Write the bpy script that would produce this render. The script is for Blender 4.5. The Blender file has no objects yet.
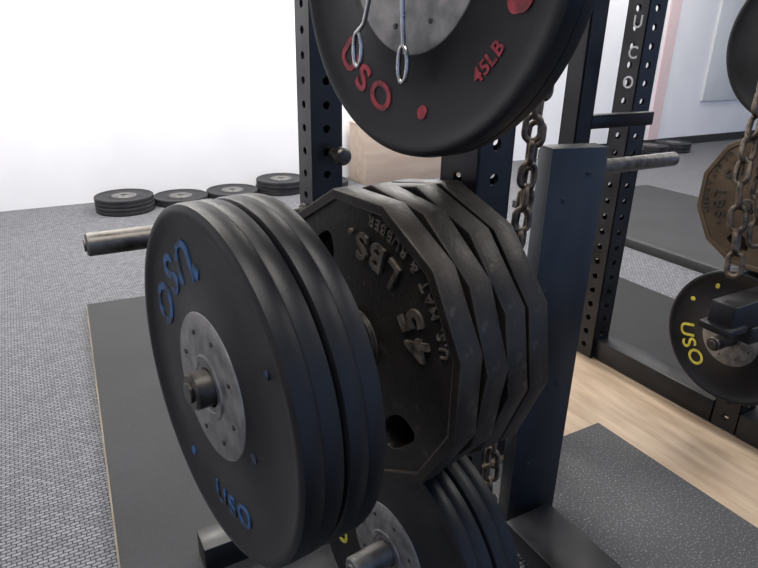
import bpy, bmesh, math, random
from mathutils import Matrix, Vector, Euler
random.seed(4)
C = bpy.context.scene.collection
sc = bpy.context.scene
try:
    sc.view_settings.view_transform = 'Standard'
except Exception: pass

# ---------------------------------------------------------------- materials
def nodes(name):
    m = bpy.data.materials.new(name); m.use_nodes = True
    nt = m.node_tree; b = nt.nodes["Principled BSDF"]
    return m, nt, b
def mat(name, c1, c2=None, rough=0.5, rough2=None, metal=0.0, scale=30, bump=0.0, bscale=None, stretch=None, spec=0.5, lo=0.35, hi=0.65, detail=6):
    m, nt, b = nodes(name)
    b.inputs['Metallic'].default_value = metal
    b.inputs['Specular IOR Level'].default_value = spec
    tc = nt.nodes.new('ShaderNodeTexCoord'); mp = nt.nodes.new('ShaderNodeMapping')
    nt.links.new(tc.outputs['Object'], mp.inputs['Vector'])
    if stretch: mp.inputs['Scale'].default_value = stretch
    n = nt.nodes.new('ShaderNodeTexNoise'); n.inputs['Scale'].default_value = scale; n.inputs['Detail'].default_value = detail
    nt.links.new(mp.outputs[0], n.inputs['Vector'])
    r = nt.nodes.new('ShaderNodeValToRGB')
    r.color_ramp.elements[0].position = lo; r.color_ramp.elements[1].position = hi
    r.color_ramp.elements[0].color = (*c1, 1); r.color_ramp.elements[1].color = (*(c2 or c1), 1)
    nt.links.new(n.outputs['Fac'], r.inputs[0]); nt.links.new(r.outputs[0], b.inputs['Base Color'])
    mr = nt.nodes.new('ShaderNodeMapRange'); mr.inputs['To Min'].default_value = rough; mr.inputs['To Max'].default_value = rough2 if rough2 is not None else rough
    mr.inputs['From Min'].default_value = 0.3; mr.inputs['From Max'].default_value = 0.7
    nt.links.new(n.outputs['Fac'], mr.inputs['Value']); nt.links.new(mr.outputs[0], b.inputs['Roughness'])
    if bump:
        n2 = nt.nodes.new('ShaderNodeTexNoise'); n2.inputs['Scale'].default_value = bscale or scale*6; n2.inputs['Detail'].default_value = 4
        nt.links.new(mp.outputs[0], n2.inputs['Vector'])
        bp = nt.nodes.new('ShaderNodeBump'); bp.inputs['Strength'].default_value = bump; bp.inputs['Distance'].default_value = 0.002
        nt.links.new(n2.outputs['Fac'], bp.inputs['Height']); nt.links.new(bp.outputs[0], b.inputs['Normal'])
    return m

def iron_mat(name, dark, mid_, light, metal=.35):
    """dark cast iron: brown blotches, edges worn lighter"""
    m, nt, b = nodes(name); L=nt.links.new
    tc = nt.nodes.new('ShaderNodeTexCoord')
    n = nt.nodes.new('ShaderNodeTexNoise'); n.inputs['Scale'].default_value=9; n.inputs['Detail'].default_value=8; n.inputs['Roughness'].default_value=.7
    L(tc.outputs['Object'], n.inputs['Vector'])
    r = nt.nodes.new('ShaderNodeValToRGB'); r.color_ramp.elements[0].position=.35; r.color_ramp.elements[1].position=.7
    r.color_ramp.elements[0].color=(*dark,1); r.color_ramp.elements[1].color=(*mid_,1); L(n.outputs['Fac'], r.inputs[0])
    s = nt.nodes.new('ShaderNodeTexNoise'); s.inputs['Scale'].default_value=55; s.inputs['Detail'].default_value=6; L(tc.outputs['Object'], s.inputs['Vector'])
    bev = nt.nodes.new('ShaderNodeBevel'); bev.inputs['Radius'].default_value=.003; bev.samples=4
    geo = nt.nodes.new('ShaderNodeNewGeometry')
    dt = nt.nodes.new('ShaderNodeVectorMath'); dt.operation='DOT_PRODUCT'; L(bev.outputs[0], dt.inputs[0]); L(geo.outputs['Normal'], dt.inputs[1])
    er = nt.nodes.new('ShaderNodeMapRange'); er.inputs['From Min'].default_value=.98; er.inputs['From Max'].default_value=.84; L(dt.outputs['Value'], er.inputs['Value'])
    sr = nt.nodes.new('ShaderNodeMapRange'); sr.inputs['From Min'].default_value=.60; sr.inputs['From Max'].default_value=.75; sr.inputs['To Max'].default_value=.35; L(s.outputs['Fac'], sr.inputs['Value'])
    ml = nt.nodes.new('ShaderNodeMath'); ml.operation='MULTIPLY'; L(er.outputs[0], ml.inputs[0]); L(s.outputs['Fac'], ml.inputs[1])
    mxf = nt.nodes.new('ShaderNodeMath'); mxf.operation='MAXIMUM'; L(ml.outputs[0], mxf.inputs[0]); L(sr.outputs[0], mxf.inputs[1])
    mx = nt.nodes.new('ShaderNodeMix'); mx.data_type='RGBA'; L(mxf.outputs[0], mx.inputs[0]); L(r.outputs[0], mx.inputs[6]); mx.inputs[7].default_value=(*light,1)
    L(mx.outputs[2], b.inputs['Base Color']); b.inputs['Metallic'].default_value=metal; b.inputs['Specular IOR Level'].default_value=.4
    rr = nt.nodes.new('ShaderNodeMapRange'); rr.inputs['From Min'].default_value=.3; rr.inputs['From Max'].default_value=.7; rr.inputs['To Min'].default_value=.36; rr.inputs['To Max'].default_value=.58
    L(n.outputs['Fac'], rr.inputs['Value']); L(rr.outputs[0], b.inputs['Roughness'])
    n2 = nt.nodes.new('ShaderNodeTexNoise'); n2.inputs['Scale'].default_value=170; n2.inputs['Detail'].default_value=4; L(tc.outputs['Object'], n2.inputs['Vector'])
    bp = nt.nodes.new('ShaderNodeBump'); bp.inputs['Strength'].default_value=.3; bp.inputs['Distance'].default_value=.002
    L(n2.outputs['Fac'], bp.inputs['Height']); L(bp.outputs[0], b.inputs['Normal'])
    return m

M_rub = mat('rubber', (.005,.005,.006), (.009,.009,.011), .38, .5, scale=8, bump=.12, bscale=300, spec=.28)
M_rub2 = mat('rubber_dusty', (.015,.015,.018), (.03,.03,.033), .5, .65, scale=10, bump=.15, bscale=300, spec=.3)
M_iron = iron_mat('cast_iron', (.010,.0085,.0075), (.030,.024,.019), (.13,.11,.09))
M_irontext = mat('cast_iron_worn', (.05,.042,.034), (.20,.165,.13), .4, .55, metal=.5, scale=70, bump=.2)
M_ironbrown = iron_mat('cast_iron_rust', (.06,.038,.022), (.12,.085,.052), (.20,.16,.12), .25)
M_irondk = mat('cast_iron_rust_dark', (.02,.015,.01), (.04,.03,.02), .6, .7, scale=25)
M_steel = mat('steel_brushed', (.15,.15,.15), (.30,.29,.28), .36, .5, metal=.85, scale=40, bump=.06)
M_steeldark = mat('steel_dark', (.045,.038,.032), (.15,.14,.13), .3, .5, metal=.85, scale=25, bump=.1)
M_hole = mat('bolt_dark', (.03,.03,.03), (.06,.06,.06), .5, metal=.6)
M_chrome = mat('chrome_wire', (.28,.28,.29), (.5,.5,.51), .2, .35, metal=1.0, scale=60)
M_paint = mat('rack_black_paint', (.004,.004,.005), (.013,.013,.016), .28, .5, scale=9, bump=.06, bscale=90, spec=.35)
M_panel = mat('guard_paint', (.006,.008,.011), (.022,.026,.033), .3, .55, scale=7, bump=.1, bscale=120, stretch=(1,1,.35), spec=.33)
M_chain = mat('chain_metal', (.03,.025,.02), (.16,.12,.09), .35, .6, metal=.7, scale=60, bump=.2)
M_red = mat('red_paint', (.12,.012,.018), (.36,.03,.045), .6, scale=70)
M_blue = mat('blue_paint', (.007,.010,.018), (.015,.085,.22), .6, scale=55, lo=.40, hi=.54)
M_yel = mat('yellow_paint', (.38,.32,.03), (.62,.52,.06), .6, scale=90)
M_green = mat('green_paint', (.03,.2,.08), (.04,.3,.1), .6)
M_white = mat('grey_letter', (.30,.30,.32), (.45,.45,.47), .6)
M_wood = mat('plywood', (.34,.245,.165), (.47,.36,.255), .45, .6, scale=5, bump=.05, stretch=(6,.8,6))
M_woodedge = mat('plywood_edge', (.14,.12,.09), (.30,.24,.17), .6, .7, scale=3, stretch=(6,1.5,6))
M_woodbox = mat('pale_wood', (.40,.31,.25), (.47,.38,.31), .6, scale=3, stretch=(.5,4,4))
M_wall = mat('wall_paint', (.82,.82,.845), (.86,.86,.885), .8, scale=2, bump=.03, bscale=200)
M_pink = mat('pink_trim', (.72,.55,.55), (.76,.6,.6), .7)
M_base = mat('baseboard_black', (.02,.02,.02), (.03,.03,.03), .5)
M_ceil = mat('ceiling_tile', (.8,.8,.8), (.85,.85,.85), .9, scale=80, bump=.2)
M_board = mat('board', (.6,.62,.64), (.66,.68,.7), .4, scale=2)

def speckle(name, c, cs, thr=.62, scale=260):
    m, nt, b = nodes(name)
    tc = nt.nodes.new('ShaderNodeTexCoord')
    n = nt.nodes.new('ShaderNodeTexNoise'); n.inputs['Scale'].default_value = scale; n.inputs['Detail'].default_value = 2
    n1 = nt.nodes.new('ShaderNodeTexNoise'); n1.inputs['Scale'].default_value = 3
    r = nt.nodes.new('ShaderNodeValToRGB'); r.color_ramp.elements[0].position = thr-.05; r.color_ramp.elements[1].position = thr+.05
    r.color_ramp.elements[0].color = (*c,1); r.color_ramp.elements[1].color = (*cs,1)
    mx = nt.nodes.new('ShaderNodeMix'); mx.data_type='RGBA'; mx.blend_type='MULTIPLY'; mx.inputs[0].default_value=.4
    nt.links.new(tc.outputs['Object'], n.inputs['Vector']); nt.links.new(tc.outputs['Object'], n1.inputs['Vector'])
    nt.links.new(n.outputs['Fac'], r.inputs[0]); nt.links.new(r.outputs[0], mx.inputs[6]); nt.links.new(n1.outputs['Fac'], mx.inputs[7])
    nt.links.new(mx.outputs[2], b.inputs['Base Color']); b.inputs['Roughness'].default_value=.75
    b.inputs['Specular IOR Level'].default_value=.3
    bp = nt.nodes.new('ShaderNodeBump'); bp.inputs['Strength'].default_value=.3; bp.inputs['Distance'].default_value=.002
    nt.links.new(n.outputs['Fac'], bp.inputs['Height']); nt.links.new(bp.outputs[0], b.inputs['Normal'])
    return m
M_mat = speckle('rubber_mat', (.045,.046,.05), (.06,.06,.065))
M_matsp = speckle('rubber_mat_speckled', (.075,.077,.082), (.22,.22,.23), .62, 170)
M_matb = speckle('rubber_mat_black', (.02,.02,.022), (.03,.03,.03))

def carpet():
    m, nt, b = nodes('woven_carpet')
    tc = nt.nodes.new('ShaderNodeTexCoord')
    br = nt.nodes.new('ShaderNodeTexBrick'); br.inputs['Scale'].default_value = 20
    br.inputs['Color1'].default_value=(.16,.165,.18,1); br.inputs['Color2'].default_value=(.24,.245,.265,1); br.inputs['Mortar'].default_value=(.055,.055,.064,1)
    br.inputs['Mortar Size'].default_value=.05; br.inputs['Mortar Smooth'].default_value=.6
    n = nt.nodes.new('ShaderNodeTexNoise'); n.inputs['Scale'].default_value=160; n.inputs['Detail'].default_value=3
    nt.links.new(tc.outputs['Object'], br.inputs['Vector']); nt.links.new(tc.outputs['Object'], n.inputs['Vector'])
    mx = nt.nodes.new('ShaderNodeMix'); mx.data_type='RGBA'; mx.blend_type='OVERLAY'; mx.inputs[0].default_value=.8
    nt.links.new(br.outputs['Color'], mx.inputs[6]); nt.links.new(n.outputs['Fac'], mx.inputs[7])
    nt.links.new(mx.outputs[2], b.inputs['Base Color']); b.inputs['Roughness'].default_value=.95; b.inputs['Specular IOR Level'].default_value=.2
    bp = nt.nodes.new('ShaderNodeBump'); bp.inputs['Strength'].default_value=.6; bp.inputs['Distance'].default_value=.004
    nt.links.new(br.outputs['Fac'], bp.inputs['Height']); bp.invert=True; nt.links.new(bp.outputs[0], b.inputs['Normal'])
    return m
M_carpet = carpet()

# ---------------------------------------------------------------- helpers
def obj(name, me, parent=None, loc=(0,0,0), rot=(0,0,0)):
    o = bpy.data.objects.new(name, me); C.objects.link(o)
    o.location = loc; o.rotation_euler = rot
    if parent is not None: o.parent = parent
    return o
def tag(o, label, cat, group=None):
    o['label']=label; o['category']=cat
    if group: o['group']=group
    elif 'group' in o.keys(): del o['group']
    return o
def mesh(name, V, F, mats, smooth=False, fm=None, sharp=35):
    me = bpy.data.meshes.new(name); me.from_pydata([tuple(v) for v in V], [], F)
    for m in (mats if isinstance(mats,(list,tuple)) else [mats]): me.materials.append(m)
    if fm:
        for p,i in zip(me.polygons, fm): p.material_index=i
    me.update()
    bm=bmesh.new(); bm.from_mesh(me); bmesh.ops.recalc_face_normals(bm, faces=bm.faces); bm.to_mesh(me); bm.free()
    if smooth:
        me.polygons.foreach_set('use_smooth',[True]*len(me.polygons))
        try: me.set_sharp_from_angle(angle=math.radians(sharp))
        except Exception: pass
    return me
class Geo:
    def __init__(s): s.V=[]; s.F=[]; s.m=[]
    def add(s, V, F, mi=0):
        k=len(s.V); s.V+= [Vector(v) for v in V]; s.F += [tuple(i+k for i in f) for f in F]; s.m += [mi]*len(F)
    def box(s, x0,x1,y0,y1,z0,z1, mi=0, bev=0):
        bm=bmesh.new(); bmesh.ops.create_cube(bm,size=1)
        for v in bm.verts:
            v.co=Vector(((x0+x1)/2+v.co.x*(x1-x0),(y0+y1)/2+v.co.y*(y1-y0),(z0+z1)/2+v.co.z*(z1-z0)))
        if bev: bmesh.ops.bevel(bm, geom=list(bm.edges), offset=bev, segments=2, affect='EDGES', profile=.5)
        bm.verts.index_update()
        s.add([v.co.copy() for v in bm.verts],[tuple(v.index for v in f.verts) for f in bm.faces],mi); bm.free()
    def lathe(s, prof, n=96, mi=0, M=None, closed=True):
        V=[];F=[]; k=len(prof)
        for i in range(n):
            a=2*math.pi*i/n
            for (x,r) in prof: V.append(Vector((x, r*math.cos(a), r*math.sin(a))))
        for i in range(n):
            j=(i+1)%n
            for p in range(k if closed else k-1):
                q=(p+1)%k
                F.append((i*k+p, i*k+q, j*k+q, j*k+p))
        if M is not None: V=[M@v for v in V]
        s.add(V,F,mi)
    def cyl(s, p0, p1, r, n=24, mi=0, bev=.002):
        p0=Vector(p0); p1=Vector(p1); L=(p1-p0).length
        q=(p1-p0).to_track_quat('X','Z').to_matrix().to_4x4(); q.translation=p0
        s.lathe([(0,1e-5),(0,r-bev),(bev,r),(L-bev,r),(L,r-bev),(L,1e-5)],n,mi,q,closed=False)
    def out(s,name,mats,smooth=True,sharp=35): return mesh(name,s.V,s.F,mats,smooth,s.m,sharp)

FX = Matrix(((0,0,-1,0),(-1,0,0,0),(0,1,0,0),(0,0,0,1)))  # (u,v,w)->(-w,-u,v), faces -X
def poly2d(loops, half, bevel=0):
    cu=bpy.data.curves.new('tmp','CURVE'); cu.dimensions='2D'; cu.fill_mode='BOTH'; cu.extrude=half; cu.bevel_depth=bevel; cu.bevel_resolution=1
    for L in loops:
        sp=cu.splines.new('POLY'); sp.points.add(len(L)-1)
        for p,(x,y) in zip(sp.points,L): p.co=(x,y,0,1)
        sp.use_cyclic_u=True
    o=bpy.data.objects.new('tmp',cu); C.objects.link(o)
    dg=bpy.context.evaluated_depsgraph_get(); me=bpy.data.meshes.new_from_object(o.evaluated_get(dg))
    V=[v.co.copy() for v in me.vertices]; F=[tuple(p.vertices) for p in me.polygons]
    bpy.data.objects.remove(o); bpy.data.meshes.remove(me); bpy.data.curves.remove(cu)
    return V,F
_g={}
def glyph(ch, bold=.0, ext=.05):
    k=(ch,bold,ext)
    if k in _g: return _g[k]
    cu=bpy.data.curves.new('tmpf','FONT'); cu.body=ch; cu.size=1; cu.extrude=ext; cu.offset=bold; cu.resolution_u=4
    o=bpy.data.objects.new('tmpf',cu); C.objects.link(o)
    dg=bpy.context.evaluated_depsgraph_get(); me=bpy.data.meshes.new_from_object(o.evaluated_get(dg))
    V=[v.co.copy() for v in me.vertices]; F=[tuple(p.vertices) for p in me.polygons]
    bpy.data.objects.remove(o); bpy.data.meshes.remove(me); bpy.data.curves.remove(cu)
    if V:
        x0=min(v.x for v in V); x1=max(v.x for v in V)
        V=[Vector((v.x-(x0+x1)/2,v.y-.35,v.z)) for v in V]; w=x1-x0
    else: w=.25
    _g[k]=(V,F,w); return _g[k]
def arc_text(s, r, ang, size, depth=.0015, bold=.02, xs=1.0, gap=.12, slant=0.0):
    gs=[glyph(c,bold,1.0) for c in s]
    tot=sum((g[2]*xs+gap)*size for g in gs)-gap*size
    pos=-tot/2; V=[];F=[]
    for g in gs:
        w=g[2]*xs*size; c=pos+w/2; pos+=w+gap*size
        a=math.radians(ang)+c/r
        rad=Vector((math.cos(a),math.sin(a),0)); up=-rad; rt=Vector((-math.sin(a),math.cos(a),0))
        k=len(V)
        for v in g[0]: V.append(rad*r+rt*((v.x+slant*v.y)*size*xs)+up*v.y*size+Vector((0,0,v.z*depth)))
        F+=[tuple(i+k for i in f) for f in g[1]]
    return V,F
def ring_poly(n,R,rot=0): return [(R*math.cos(rot+2*math.pi*i/n),R*math.sin(rot+2*math.pi*i/n)) for i in range(n)]

# ---------------------------------------------------------------- bumper plate
def bumper_geo(th, R=.225, hub=.095):
    g=Geo()
    g.lathe([(.004,.026),(.004,hub),(.007,hub+.004),(.0075,R-.034),(.0062,R-.030),(.0050,R-.020),(.0005,R-.014),(0,R-.006),(.003,R-.0015),(.010,R),
             (th*.47,R),(th*.5,R-.0012),(th*.53,R),
             (th-.010,R),(th-.003,R-.0015),(th,R-.006),(th-.0005,R-.014),(th-.0050,R-.02),(th-.0062,R-.030),(th-.0075,R-.034),(th-.007,hub+.004),(th-.004,hub),(th-.004,.026)],128)
    return g
def hub_mesh(th,hub=.095):
    g=Geo()
    g.lathe([(0.001,.0255),(.0005,.031),(-.001,.033),(-.001,.040),(.0012,.042),(.0012,hub-.006),(.003,hub-.001),(.0045,hub),(th-.0045,hub),(th-.003,hub-.001),(th-.0012,hub-.006),(th-.0012,.0255)],96,0)
    for i in range(8):
        a=2*math.pi*i/8+.3
        rr=hub*.74
        p=Vector((0,rr*math.cos(a),rr*math.sin(a)))
        g.cyl(p+Vector((.0025,0,0)),p+Vector((-.0002,0,0)),.0033,12,1,.0006)
    return g.out('hub_mesh',[M_steel,M_hole],True,30)
def make_bumper(th, mcol, texts, blobs=(), hub=.095, body_mat=None):
    g=bumper_geo(th,.225,hub)
    for t in texts:
        s,r,ang,size,*rest=t
        V,F=arc_text(s,r,ang,size,.0008,*(rest or [.02]))
        g.add([FX@v+Vector((.0066,0,0)) for v in V],F,1)
    for (r,ang,s) in blobs:
        a=math.radians(ang); c=Vector((r*math.cos(a),r*math.sin(a),0)); n=28
        L=[]
        for k in range(n):
            q=2*math.pi*k/n; rr=s*(1+.10*math.sin(2*q+ang)+.04*math.sin(5*q))
            L.append((c.x+rr*math.cos(q),c.y+rr*math.sin(q)))
        V,F=poly2d([L],.0008)
        g.add([FX@v+Vector((.0066,0,0)) for v in V],F,1)
    o=obj('bumper_plate',g.out('bumper_body',[body_mat or M_rub,mcol],True,40))
    h=obj('steel_hub',hub_mesh(th,hub),o); h['label']='round grey steel hub insert with screws'
    return o
def copy_thing(root, loc, rot=None):
    n=root.copy(); n.location=loc
    if rot is not None: n.rotation_euler=rot
    C.objects.link(n)
    for ch in root.children:
        k=ch.copy(); k.parent=n; C.objects.link(k)
    return n

TH=.051
PHI=math.radians(8); AX=Vector((math.cos(PHI),math.sin(PHI),0))
P0=Vector((.143,.66,.90))          # middle peg line, s=0 at outer bumper face
def mid(s,dz=-.001): return P0+AX*s+Vector((0,0,dz))
PT=Vector((.405,.648,1.388))      # top plate
PB=Vector((.428,.700,.460))       # bottom plate
b1=make_bumper(TH,M_blue,[('USO',.168,281,.044,.012,1.1,.2),('USO',.155,136,.074,.015,1.1,.22)],[(.113,-22,.006),(.182,238,.007),(.17,30,.005),(.145,98,.009)])
b1.location=mid(0); b1.rotation_euler=(0,0,PHI)
tag(b1,'outermost black rubber bumper plate with worn blue lettering and steel hub','weight plate','bumper plates on the middle peg')
b2=make_bumper(TH,M_blue,[])
b2.location=mid(TH+.002); b2.rotation_euler=(0,0,PHI)
tag(b2,'plain black rubber bumper plate pressed against the blue-lettered one','weight plate','bumper plates on the middle peg')
b3=make_bumper(.045,M_red,[('USO',.167,237,.048,.02,1.15,.2),('45LB',.165,-42,.022,.02)],[(.172,-82,.008),(.166,-18,.015)],hub=.108)
b3.location=PT; b3.rotation_euler=(0,0,PHI)
tag(b3,'black rubber bumper plate with red lettering on the top storage peg','weight plate')
b4=make_bumper(TH,M_yel,[('USO',.162,190,.060,.01,1.1,.15),('45LB',.165,10,.040,.01),('USO',.162,-80,.060,.01,1.1,.15)],[(.170,100,.007)])
b4.location=PB; b4.rotation_euler=(0,0,PHI)
tag(b4,'black rubber bumper plate with yellow lettering on the lowest storage peg','weight plate','bumper plates on the lowest peg')
b5=copy_thing(b4,PB+AX*(TH+.002),(math.radians(100),0,PHI))
tag(b5,'black rubber bumper plate behind another on the lowest storage peg','weight plate','bumper plates on the lowest peg')

# ---------------------------------------------------------------- iron plates
TI=.0365
def make_iron(body_mat,text_mat):
    g=Geo(); R=.215
    def hole(ang):
        a=math.radians(ang); L=[]
        for k in range(24):
            t=2*math.pi*k/24; cx=math.copysign(abs(math.cos(t))**.75,math.cos(t)); sx=math.copysign(abs(math.sin(t))**.75,math.sin(t))
            rr=.140+.024*cx; tt=.036*sx*(1+.25*cx)
            L.append((rr*math.cos(a)-tt*math.sin(a), rr*math.sin(a)+tt*math.cos(a)))
        return L
    V,F=poly2d([ring_poly(12,R-.008,math.radians(15)), hole(130), hole(-48), ring_poly(32,.0255)],TI/2-.006,.0015)
    T=Matrix.Translation((TI/2,0,0))
    g.add([T@(FX@v) for v in V],F)
    V,F=poly2d([ring_poly(12,R-.002,math.radians(15)), ring_poly(12,R-.013,math.radians(15))],TI/2-.002,.002)
    g.add([T@(FX@v) for v in V],F)
    g.lathe([(-.004,.0258),(-.005,.028),(-.005,.040),(-.002,.044),(.008,.047),(TI-.008,.047),(TI-.001,.040),(TI-.001,.0258)],64)
    for (s,r,a,size,bo,d) in [('45',.135,24,.060,.03,.0042),('LBS.',.142,76,.052,.02,.0042),('U.S. MAT',.184,30,.021,.01,.0028),('& RUBBER',.184,66,.021,.01,.0028)]:
        V,F=arc_text(s,r,a,size,d,bo,1.0,.16)
        g.add([FX@v+Vector((.0045,0,0)) for v in V],F,1)
    return obj('iron_plate',g.out('iron_plate_body',[body_mat,text_mat],True,30))
i1=make_iron(M_iron,M_irontext)
s0=.221
i1.location=mid(s0); i1.rotation_euler=(0,0,PHI)
tag(i1,'outermost dark worn twelve-sided iron plate with raised lettering','weight plate','iron plates on the middle peg')
xs=s0
for k,r in enumerate([8,-10,21]):
    xs+=TI+.0062
    o=copy_thing(i1,mid(xs),(math.radians(r),0,PHI))
    tag(o,'dark worn twelve-sided cast iron plate stacked behind another iron plate','weight plate','iron plates on the middle peg')
SP=xs+TI+.018   # rack post face

# ---------------------------------------------------------------- racks
def post_geo(size,L,pitch,off,r):
    g=Geo(); h=size/2
    loops=[[(-h+.001,0),(h-.001,0),(h-.001,L),(-h+.001,L)]]
    z=off
    while z<L-.03 and r>0:
        loops.append([(r*math.cos(2*math.pi*i/14),z+r*math.sin(2*math.pi*i/14)) for i in range(14)]); z+=pitch
    V,F=poly2d(loops,.0015,.001)
    for k in range(4):
        M=Matrix.Rotation(math.pi/2*k,4,'Z')@Matrix.Translation((-h+.0025,0,0))@FX
        g.add([M@v for v in V],F)
    return g
def plain_box(name,x0,x1,y0,y1,z0,z1,m,parent=None,bev=.003):
    g=Geo(); cx,cy=(x0+x1)/2,(y0+y1)/2
    g.box(x0-cx,x1-cx,y0-cy,y1-cy,0,z1-z0,0,bev)
    o=obj(name,g.out(name,m,True,30)); o.location=(cx,cy,z0)
    if parent is not None:
        o.parent=parent; o.location=Vector(o.location)-parent.location
    return o
def root(name,x,y,z=0):
    e=bpy.data.objects.new(name,None); C.objects.link(e); e.location=(x,y,z); e.empty_display_size=.1; return e
def peg(parent,p0,p1,r=.0235,m=None):
    g=Geo(); c=Vector(p0)
    L=Vector(p1)-c
    g.cyl((0,0,0),L,r,40,0,.003)
    d=L.normalized()
    g.cyl(L-d*.0005,L+d*.004,r*.55,24,0,.001)
    g.cyl(d*.001,d*.008,.032,32,0,.001)
    o=obj('storage_peg',g.out('peg',m or M_steeldark,True,30),parent,c-parent.location)
    o['label']='round steel storage peg'
    return o

A=root('power_rack',.95,.95)
tag(A,'black steel power rack with perforated uprights and storage pegs','gym rack')
PS=.075
pf=mid(SP,0)
pc=pf+AX*(PS/2)
pm=post_geo(PS,2.3,.05,.06,.0095).out('post',M_paint,True,30)
obj('upright_post',pm,A,Vector((pc.x,pc.y,0))-A.location,(0,0,PHI))
obj('upright_post',pm,A,Vector((.578,1.28,0))-A.location)
pplain=post_geo(.062,2.3,.05,.06,0).out('post_plain',M_paint,True,30)
obj('upright_post',pplain,A,Vector((1.40,1.30,0))-A.location)
peg(A,pf,mid(-.022,0))
pt=PT.copy()+Vector((0,0,.001)); pb=PB.copy()+Vector((0,0,.001))
def reach(p): return p+AX*((pf-p).dot(AX))
peg(A,reach(pt),pt-AX*.045)
peg(A,reach(pb),pb-AX*.07,m=M_steel)
peg(A,(.54,1.28,.908),(.070,1.28,.908))
peg(A,(1.435,1.30,.94),(1.88,1.30,.94),m=M_steel)
plain_box('base_beam',.57,.64,.765,1.24,0,.08,M_paint,A)
plain_box('base_beam',.22,.538,1.24,1.32,0,.08,M_paint,A)
plain_box('cross_beam',.62,1.365,1.26,1.34,2.2,2.28,M_paint,A)
plain_box('cross_beam',.62,1.365,1.26,1.34,0,.08,M_paint,A)
g=Geo(); g.cyl((0,0,0),(0,-.035,0),.012,20); g.cyl((0,-.03,0),(0,-.058,0),.019,20,0,.004)
kn=obj('pin_knob',g.out('knob',M_steeldark),A,Vector((.592,1.243,1.058))-A.location); kn['label']='short brown metal locking pin'
g=Geo()
W=.150; Hh=1.075
g.box(-W/2,W/2,-.006,0,0,Hh,0,.002)
g.box(-W/2,-W/2+.006,0,.05,0,Hh,0,.002)
g.box(W/2-.006,W/2,0,.05,0,Hh,0,.002)
g.box(-W/2,W/2,0,.05,Hh-.006,Hh,0,.002)
for (u,z) in [(.03,Hh-.06),(-.03,Hh-.12),(-.05,Hh-.35),(.03,.45),(-.03,.2)]:
    g.cyl((u,-.004,z),(u,-.009,z),.006,12,0,.001)
gp=obj('guard_panel',g.out('guard_panel',M_panel),A,Vector((1.10,1.0,0))-A.location,(0,0,math.radians(-12))); gp['label']='tall blue-black steel channel with bolts'
plain_box('base_beam',.98,1.14,.60,.97,0,.06,M_paint,A)
plain_box('hook_bar',1.435,1.72,1.285,1.315,1.06,1.10,M_paint,A)
plain_box('hook_bar',.68,.80,.775,.79,1.27,1.29,M_paint,A)

B=root('power_rack',2.06,1.3)
tag(B,'second black steel power rack with white letters on a perforated upright','gym rack')
pgm=post_geo(.095,2.3,.065,.05,.014)
g=post_geo(.095,2.3,.065,.05,.014)
for k,ch in enumerate('UCO'):
    V,F,w=glyph(ch,.01,1.0)
    g.add([FX@Vector((v.x*.062+.008,v.y*.062-.105*k+1.37,v.z*.0006))+Vector((-.0478,0,0)) for v in V],F,1)
obj('upright_post',g.out('post_lettered',[M_paint,M_white],True,30),B,Vector((2.06,1.65,0))-B.location)
obj('upright_post',pgm.out('post_wide',M_paint,True,30),B,Vector((2.08,1.0,0))-B.location)
plain_box('base_beam',2.03,2.13,-.2,.95,0,.09,M_paint,B)
plain_box('base_beam',2.03,2.13,1.05,1.60,0,.09,M_paint,B)
plain_box('cross_beam',2.13,3.0,1.60,1.70,2.2,2.3,M_paint,B)
YR=.98
for z in (1.31,.86,.41): peg(B,(2.03,YR,z),(1.80,YR,z))
g=Geo()
g.box(0,.50,-.035,.035,0,.08,0,.004)
g.box(-.02,.06,-.045,.045,.0,.02,0,.003)
g.box(.10,.30,-.04,.04,-.05,.0,0,.004)
g.box(.42,.5,-.035,.10,0,.08,0,.004)
ar=obj('spotter_arm',g.out('arm',M_paint),B,Vector((1.53,.83,.585))-B.location,(0,0,0)); ar['label']='black steel spotter arm bracket'

def T2(o,l,gp=None): tag(o,l,'weight plate',gp)
r1=make_bumper(TH,M_yel,[('USO',.162,40,.05,.01)]); r1.location=(1.885,YR,1.309)
T2(r1,'black rubber bumper plate on the top peg of the second rack')
r2=make_iron(M_ironbrown,M_irondk); r2.location=(1.885,YR,.859); r2.rotation_euler=(math.radians(-120),0,0)
T2(r2,'brown rusty twelve-sided cast iron plate on the second rack','iron plates on the second rack')
r3=copy_thing(r2,(1.932,YR,.859),(math.radians(20),0,0)); T2(r3,'brown rusty iron plate behind another on the second rack','iron plates on the second rack')
r4=make_bumper(TH,M_yel,[('USO',.152,212,.072,.01,1.05,.12)],[(.175,152,.008),(.175,118,.008)]); r4.location=(1.89,YR,.409)
T2(r4,'black bumper plate with yellow lettering low on the second rack','bumper plates on the second rack')
r5=copy_thing(b2,(1.95,YR,.409),(0,0,0)); T2(r5,'plain black bumper plate low on the second rack','bumper plates on the second rack')

# ---------------------------------------------------------------- plates on carpet
FZ=-.04
lay=(0,math.pi/2,0)
bf=make_bumper(.06,M_green,[],body_mat=M_rub2)
bf.location=(.62,5.20,FZ+.06); bf.rotation_euler=lay
tag(bf,'black bumper plate under another, lying by the wall','weight plate','bumper plates lying on the carpet by the wall')
for (x,y,k) in [(.62,5.21,1),(1.075,5.27,0),(1.53,5.29,0),(1.985,5.30,0),(1.99,5.29,1),(2.44,5.31,0),(6.5,5.2,0),(6.51,5.2,1),(7.0,5.2,0),(7.0,5.21,1),(7.5,5.25,0),(7.5,5.24,1),(6.0,5.2,0)]:
    o=copy_thing(bf,(x,y,FZ+.06+.0605*k),lay)
    tag(o,'black bumper plate lying flat on the carpet by the wall' if k==0 else 'black bumper plate stacked on top of another by the wall','weight plate','bumper plates lying on the carpet by the wall')

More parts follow.
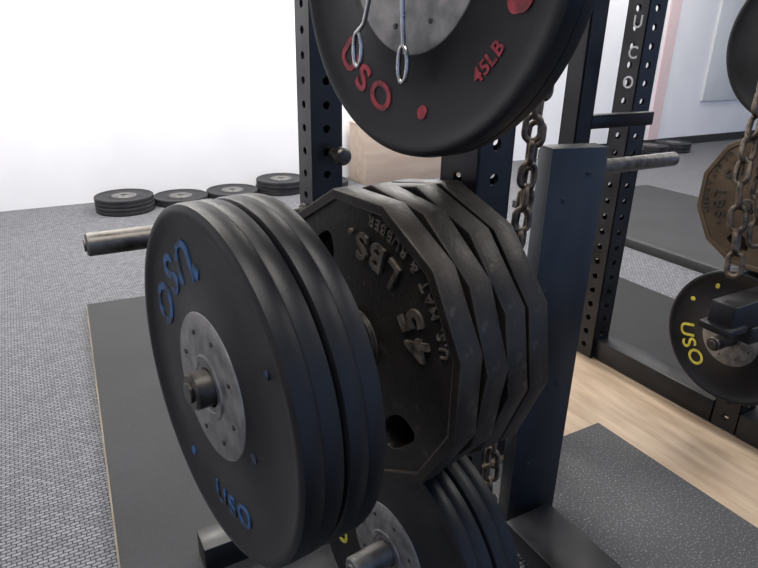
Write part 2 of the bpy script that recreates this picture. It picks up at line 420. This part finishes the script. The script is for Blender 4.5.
# ---------------------------------------------------------------- chains
def link_mesh(g, M, L, W, r, n=20, m=8):
    path=[]
    hw=(W/2-r); hl=(L/2-r)-hw
    for i in range(n):
        a=2*math.pi*i/n
        path.append(Vector((hw*math.cos(a),0,hw*math.sin(a)+(hl if math.sin(a)>=0 else -hl))))
    V=[];F=[]
    for i in range(n):
        t=(path[(i+1)%n]-path[i-1]).normalized(); b=Vector((0,1,0)); nn=t.cross(b)
        for j in range(m):
            q=2*math.pi*j/m; V.append(M@(path[i]+nn*(r*math.cos(q))+b*(r*math.sin(q))))
    for i in range(n):
        for j in range(m):
            F.append((i*m+j,i*m+(j+1)%m,((i+1)%n)*m+(j+1)%m,((i+1)%n)*m+j))
    g.add(V,F)
def chain(name, pts, L, W, r, label):
    g=Geo(); step=L-2*r-.001
    P=[Vector(p) for p in pts]; o0=P[0].copy(); k=0
    tot=sum((P[j+1]-P[j]).length for j in range(len(P)-1))
    def at(s):
        for j in range(len(P)-1):
            l=(P[j+1]-P[j]).length
            if s<=l: return P[j].lerp(P[j+1],s/l)
            s-=l
        return P[-1]
    s=0
    while s+step<=tot:
        a=at(s);b=at(s+step); c=(a+b)/2-o0
        q=(b-a).to_track_quat('Z','Y').to_matrix().to_4x4()
        M=Matrix.Translation(c)@q@Matrix.Rotation(math.radians(45+90*(k%2)+random.uniform(-12,12)),4,'Z')
        link_mesh(g,M,L,W,r); s+=step; k+=1
    o=obj(name,g.out(name,M_chain,True,60)); o.location=o0
    tag(o,label,'chain'); return o
chain('lifting_chain',[(.730,.768,1.30),(.728,.768,1.1),(.72,.765,.8),(.72,.77,.5),(.74,.775,.01)],.05,.036,.0052,'dark steel chain hanging beside the rack upright')
chain('lifting_chain',[(.775,.80,1.285),(.765,.80,1.1),(.755,.81,.85),(.755,.82,.6),(.745,.83,.2)],.05,.036,.0052,'dark rusty chain strand hanging behind the iron plates')
chain('lifting_chain',[(1.74,.98,1.24),(1.697,.956,1.127),(1.628,.921,.966),(1.605,.864,.735),(1.60,.86,.69)],.078,.05,.0075,'heavy grey steel chain hanging in front of the rusty iron plate')
chain('lifting_chain',[(1.70,.90,1.10),(1.66,.885,.95),(1.655,.85,.78)],.078,.05,.0075,'short heavy steel chain strand hanging beside another')

# ---------------------------------------------------------------- spring collar
def tube(g, pts, r, m=8):
    P=[Vector(p) for p in pts]; V=[];F=[]; n=len(P); nn=None
    for i in range(n):
        t=(P[min(i+1,n-1)]-P[max(i-1,0)]).normalized()
        if nn is None: nn=t.orthogonal().normalized()
        nn=(nn-t*nn.dot(t)).normalized(); b=t.cross(nn)
        for j in range(m):
            q=2*math.pi*j/m; V.append(P[i]+nn*(r*math.cos(q))+b*(r*math.sin(q)))
    for i in range(n-1):
        for j in range(m): F.append((i*m+j,i*m+(j+1)%m,(i+1)*m+(j+1)%m,(i+1)*m+j))
    F.append(tuple(range(m))); F.append(tuple(range((n-1)*m,n*m)))
    g.add(V,F)
g=Geo(); pts=[]
for i in range(73):
    a=2*math.pi*i/24; pts.append((.004+.0066*i/24, .0275*math.cos(a), .0275*math.sin(a)))
tube(g,pts,.003)
def arm_pts(y0,y1,x,zl):
    P=[(x,y0,-.01),(x,y0*.9+y1*.1,-.03),(x,y0*.4+y1*.6,-.075)]
    n=14
    for i in range(n+1):
        a=math.pi/2+2*math.pi*i/n
        P.append((x,y1+.008*math.cos(a),zl+.020*math.sin(a)))
    return P
tube(g,arm_pts(.026,.058,.006,-.104),.0028)
tube(g,arm_pts(-.010,-.016,.016,-.118),.0028)
sp=obj('spring_collar',g.out('spring_collar',M_chrome,True,60)); sp.location=pt-AX*.035; sp.rotation_euler=(0,0,PHI)
tag(sp,'shiny wire spring collar with looped handles on the top peg','barbell collar')

# ---------------------------------------------------------------- platforms
def slab(name,x0,x1,y0,y1,z0,z1,m,label=None,cat=None,group=None,rot=0):
    o=plain_box(name,x0,x1,y0,y1,z0,z1,m,None,.002)
    o.rotation_euler=(0,0,rot)
    if label: tag(o,label,cat,group)
    return o
RL=math.radians(-3.3)
slab('plywood_platform',1.04,2.14,-1.2,3.20,FZ,-.006,M_wood,'tan plywood lifting platform under the rack and mats','platform')
slab('plywood_board',.002,.90,-1.2,3.20,FZ,-.010,M_woodedge,'thin plywood board under the dark rubber mat','platform',rot=RL)
slab('rubber_mat',.008,.90,-1.2,3.20,-.010,0,M_mat,'dark grey rubber mat on a plywood board','mat',rot=RL)
slab('rubber_mat',1.05,1.66,-1.2,1.24,-.006,0,M_matsp,'speckled grey rubber mat on plywood','mat')
slab('rubber_mat',2.145,2.95,-1.2,2.25,FZ,0,M_matb,'black rubber mat beside the second rack base','mat')
slab('rubber_mat',3.62,5.3,-1.0,3.9,FZ,-.01,M_mat,'large dark rubber mat on the carpet near the far wall','mat')
slab('mat_edge_rail',3.56,3.615,-1.0,3.9,FZ,.02,M_base,'black raised edge strip along a large rubber mat','edging')
wb=root('wooden_box',3.5,5.3,FZ)
tag(wb,'low pale wooden box standing against the white wall','box')
plain_box('box_body',2.80,4.2,5.15,5.50,FZ,.51,M_woodbox,wb)
plain_box('box_lid',2.795,4.205,5.145,5.505,.511,.525,M_woodbox,wb)

# ---------------------------------------------------------------- room
def struct(name,x0,x1,y0,y1,z0,z1,m):
    o=plain_box(name,x0,x1,y0,y1,z0,z1,m,None,0); o['kind']='structure'; return o
struct('floor',-3,11,-4,5.55,FZ-.1,FZ,M_carpet)
struct('wall_back',-3,11,5.55,5.70,FZ,3.2,M_wall)
struct('wall_left',-3.15,-3,-4,5.70,FZ,3.2,M_wall)
struct('wall_right',11,11.15,-4,5.70,FZ,3.2,M_wall)
struct('ceiling',-3.15,11.15,-4,5.70,3.2,3.3,M_ceil)
struct('baseboard_back',5.4,11,5.53,5.55,FZ,.07,M_base)
struct('trim_1',7.35,7.55,5.53,5.55,.07,1.9,M_pink)
struct('trim_2',7.35,9.6,5.53,5.55,1.9,2.05,M_pink)
slab('wall_board',8.35,10.4,5.515,5.55,.55,1.85,M_board,'pale grey board mounted on the white wall','board')

# ---------------------------------------------------------------- light
w=bpy.data.worlds.new('w'); sc.world=w; w.use_nodes=True
w.node_tree.nodes['Background'].inputs[0].default_value=(.36,.56,1,1); w.node_tree.nodes['Background'].inputs[1].default_value=1.0
for (x,y) in [(0,.2),(0,2.6),(0,4.6),(3.2,.2),(3.2,2.6),(3.2,4.6),(6.6,2.2),(6.6,4.6)]:
    ld=bpy.data.lights.new('ceiling_light','AREA'); ld.shape='RECTANGLE'; ld.size=1.4; ld.size_y=.7; ld.energy=(50 if x<5 else 42); ld.color=(1,.96,.90)
    if y>4.5 and x<5: ld.energy=108
    lo=bpy.data.objects.new('ceiling_light',ld); C.objects.link(lo); lo.location=(x,y,3.15)

# ---------------------------------------------------------------- camera
cd=bpy.data.cameras.new('camera'); cam=bpy.data.objects.new('camera',cd); C.objects.link(cam)
cd.lens=29.07; cd.sensor_width=36; cd.clip_start=.02
cam.location=(0,0,1.3)
R=Euler((math.radians(68),0,math.radians(-30)),'XYZ').to_matrix()@Matrix.Rotation(math.radians(1.2),3,'Z')
cam.rotation_euler=R.to_euler()
sc.camera=cam
